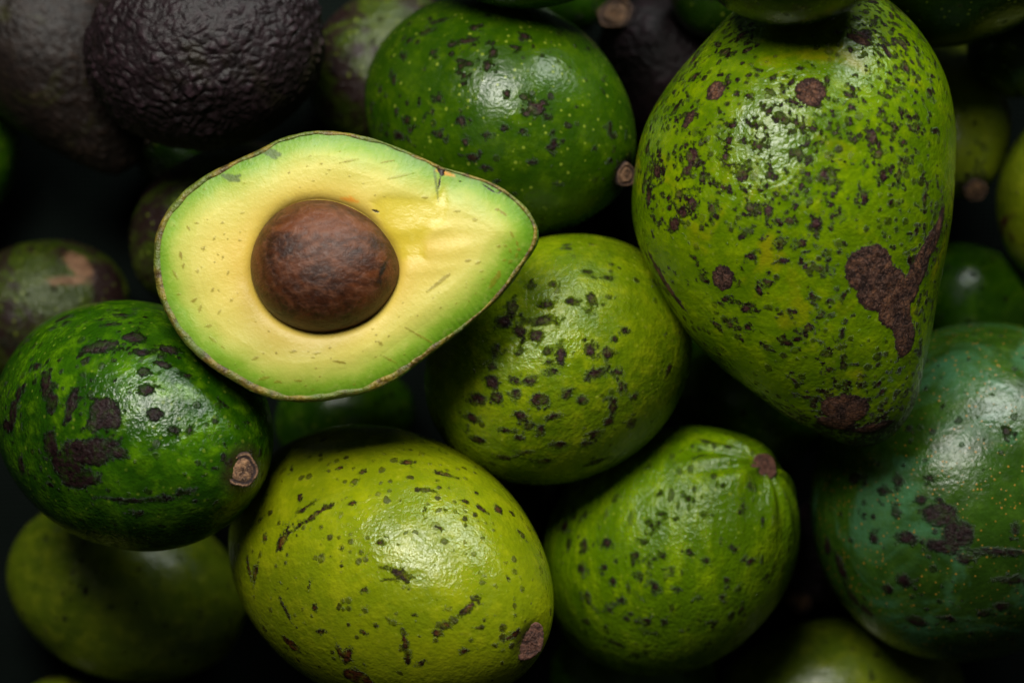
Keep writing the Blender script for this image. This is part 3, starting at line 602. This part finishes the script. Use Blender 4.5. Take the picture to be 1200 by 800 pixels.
    p = to_plane(Q, z)
    h = 0.0011*np.clip(E/45, 0, 1)**0.8 - 0.0020*np.exp(-np.clip(PD, 0, None)/5.0)
    h += 0.0006*lownoise(np.c_[Q, 0*Q[:, 0]]/60, 1.5, 3)*np.clip(E/30, 0, 1) + 0.00018*lownoise(np.c_[Q, 0*Q[:, 0]]/14, 1.5, 8)*np.clip(E/20, 0, 1)
    h -= 0.0004*torn; h += 0.00036*ridge*(1-0.5*torn)
    h -= 0.0030*np.clip((np.clip(E, 0, 48)*-1+48)/48, 0, 1)**2*np.clip(np.cos(np.arctan2(Q[:, 1]-312, Q[:, 0]-395)-0.85), 0, 1)  # the lower right shoulder falls away
    h -= np.clip(BK, 0, 3)*0.00025
    W3 = from_plane(p, h, z)
    me = grid_mesh('flesh', (W3-o), NRG, ns, dict(edge=edge, pit=PD, fleck=FL, bruise=BR, orange=OR, black=BK, torn=torn))
    mesh_obj('flesh', me, flesh_mat(), root)
    hedge = h[-ns:]
    # --- peel: cut rim, then the rounded back
    sp, sh = shell(z, 70, ns)
    pi = to_plane(Qi-nrm*(-1.5), z); pm = to_plane(Qi-nrm*(peel_w*0.5)[:, None], z); po = to_plane(Qo, z)
    rr = np.random.RandomState(3); jit = lambda s: np.convolve(np.r_[rr.normal(size=ns+6)], np.ones(7)/7, 'valid')*s
    P3 = [from_plane(pi, hedge-0.0010, z), from_plane(to_plane(Qi, z), hedge+0.0001+jit(.0002), z), from_plane(pm, hedge+0.0003+jit(.0005), z),
          from_plane(po, hedge-0.0004+jit(.0004), z)]
    rim = [np.ones(ns)*1.0]*3+[np.ones(ns)*.65]
    for k in range(1, 70):
        q = sp[k*ns:(k+1)*ns]; hk = sh[k*ns:(k+1)*ns]+hedge*max(0, 1-k/12)
        W = from_plane(q, hk, z); c = W.mean(0)
        W = c+(W-c)*(1+0.006*lownoise(W/0.006, 1.5, 4)*max(0.2, 1-k/20)+jit(.004))[:, None] if k < 69 else W
        P3.append(W); rim.append(np.full(ns, max(0, 0.45-k*0.22)))
    PP = np.concatenate(P3)-o
    mesh_obj('skin', grid_mesh('skin', PP, len(P3), ns, dict(rim=np.concatenate(rim))), peel_mat(), root)
    # --- seed
    na, nb = 220, 110; al = np.linspace(0, 2*math.pi, na, endpoint=False)
    Pq = []; H = []
    mz = mpp(z)
    for k, t in enumerate(np.linspace(-0.55, 1, nb)):
        b = t*math.pi/2; s = max(math.cos(b), 0.002)**0.92
        Pq.append(PC+np.stack([np.cos(al), np.sin(al)], 1)*(seed_radius(al)*s)[:, None]); H.append(np.full(na, math.sin(b)*60*mz-0.0012))
    Pq = np.concatenate(Pq); H = np.concatenate(H)
    BKs = np.full(len(Pq), -9.0)
    for s in [(458,305,446,335,4),(448,325,450,342,3)]: seg_field(BKs, Pq, *s)
    W3 = from_plane(to_plane(Pq, z), H, z); cs = W3.mean(0)
    W3 = cs+(W3-cs)*(1+0.008*lownoise(W3/0.012, 1.5, 9)+0.0022*lownoise(W3/0.003, 1.6, 12))[:, None]
    mesh_obj('seed', grid_mesh('seed', W3-o, nb, na, dict(black=BKs)), seed_mat(), root)

# ------------------------------------------------------------------ the cloth under the heap
def build_cloth():
    t = NT('dark green cloth'); co = t.coord()
    w1 = t.n('ShaderNodeTexWave', bands_direction='X'); w2 = t.n('ShaderNodeTexWave', bands_direction='Y')
    for w in (w1, w2): t.put(w.inputs['Vector'], co); w.inputs['Scale'].default_value = 180; w.inputs['Distortion'].default_value = 0.6
    wv = t.math('MULTIPLY', w1.outputs['Fac'], w2.outputs['Fac'])
    col = t.mix(t.noise(co, 30, 4), (0.002, 0.003, 0.0025), (0.005, 0.008, 0.0065))
    col = t.mix(t.math('MULTIPLY', wv, 0.4), col, (0.008, 0.013, 0.011))
    mat = t.out(Base_Color=col, Roughness=0.9, Normal=t.bump(wv, 0.001, 0.7), Specular_IOR_Level=0.05)
    n = 90; xs = np.linspace(-1.2, 1.2, n)
    Xg, Yg = np.meshgrid(xs, xs, indexing='ij'); P = np.c_[Xg.ravel(), Yg.ravel(), np.zeros(n*n)]
    P[:, 2] = 0.0008*lownoise(P/0.05, 1.2, 2)-0.0015
    F = [(i*n+j, (i+1)*n+j, (i+1)*n+j+1, i*n+j+1) for i in range(n-1) for j in range(n-1)]
    me = bpy.data.meshes.new('table_cloth'); me.from_pydata(P.tolist(), [], F); me.update()
    ob = mesh_obj('table_cloth', me, mat); ob['kind'] = 'structure'; ob['label'] = 'dark green woven cloth under the heap'

build_cloth()
for f in fruits: settle(f)
# the half comes to rest on the fruit round it
zh = 0.13
for _ in range(5):
    p, h = shell(zh, 60, 260); P = from_plane(p, h, zh); c = clearance(P); zh -= c
zh -= 0.0015
p, h = shell(zh, 60, 260); raster(from_plane(p, h, zh))
for f in top_fruits: settle(f)
for f in fruits+top_fruits:
    print('SETTLED on %s z=%.3f top~%.3f %s' % (f['on'], f['z'], f['z']+f['W']*mpp(f['z']), f['label']))
print('HALF', zh)
for f in fruits+top_fruits: build(f)
build_half(zh)
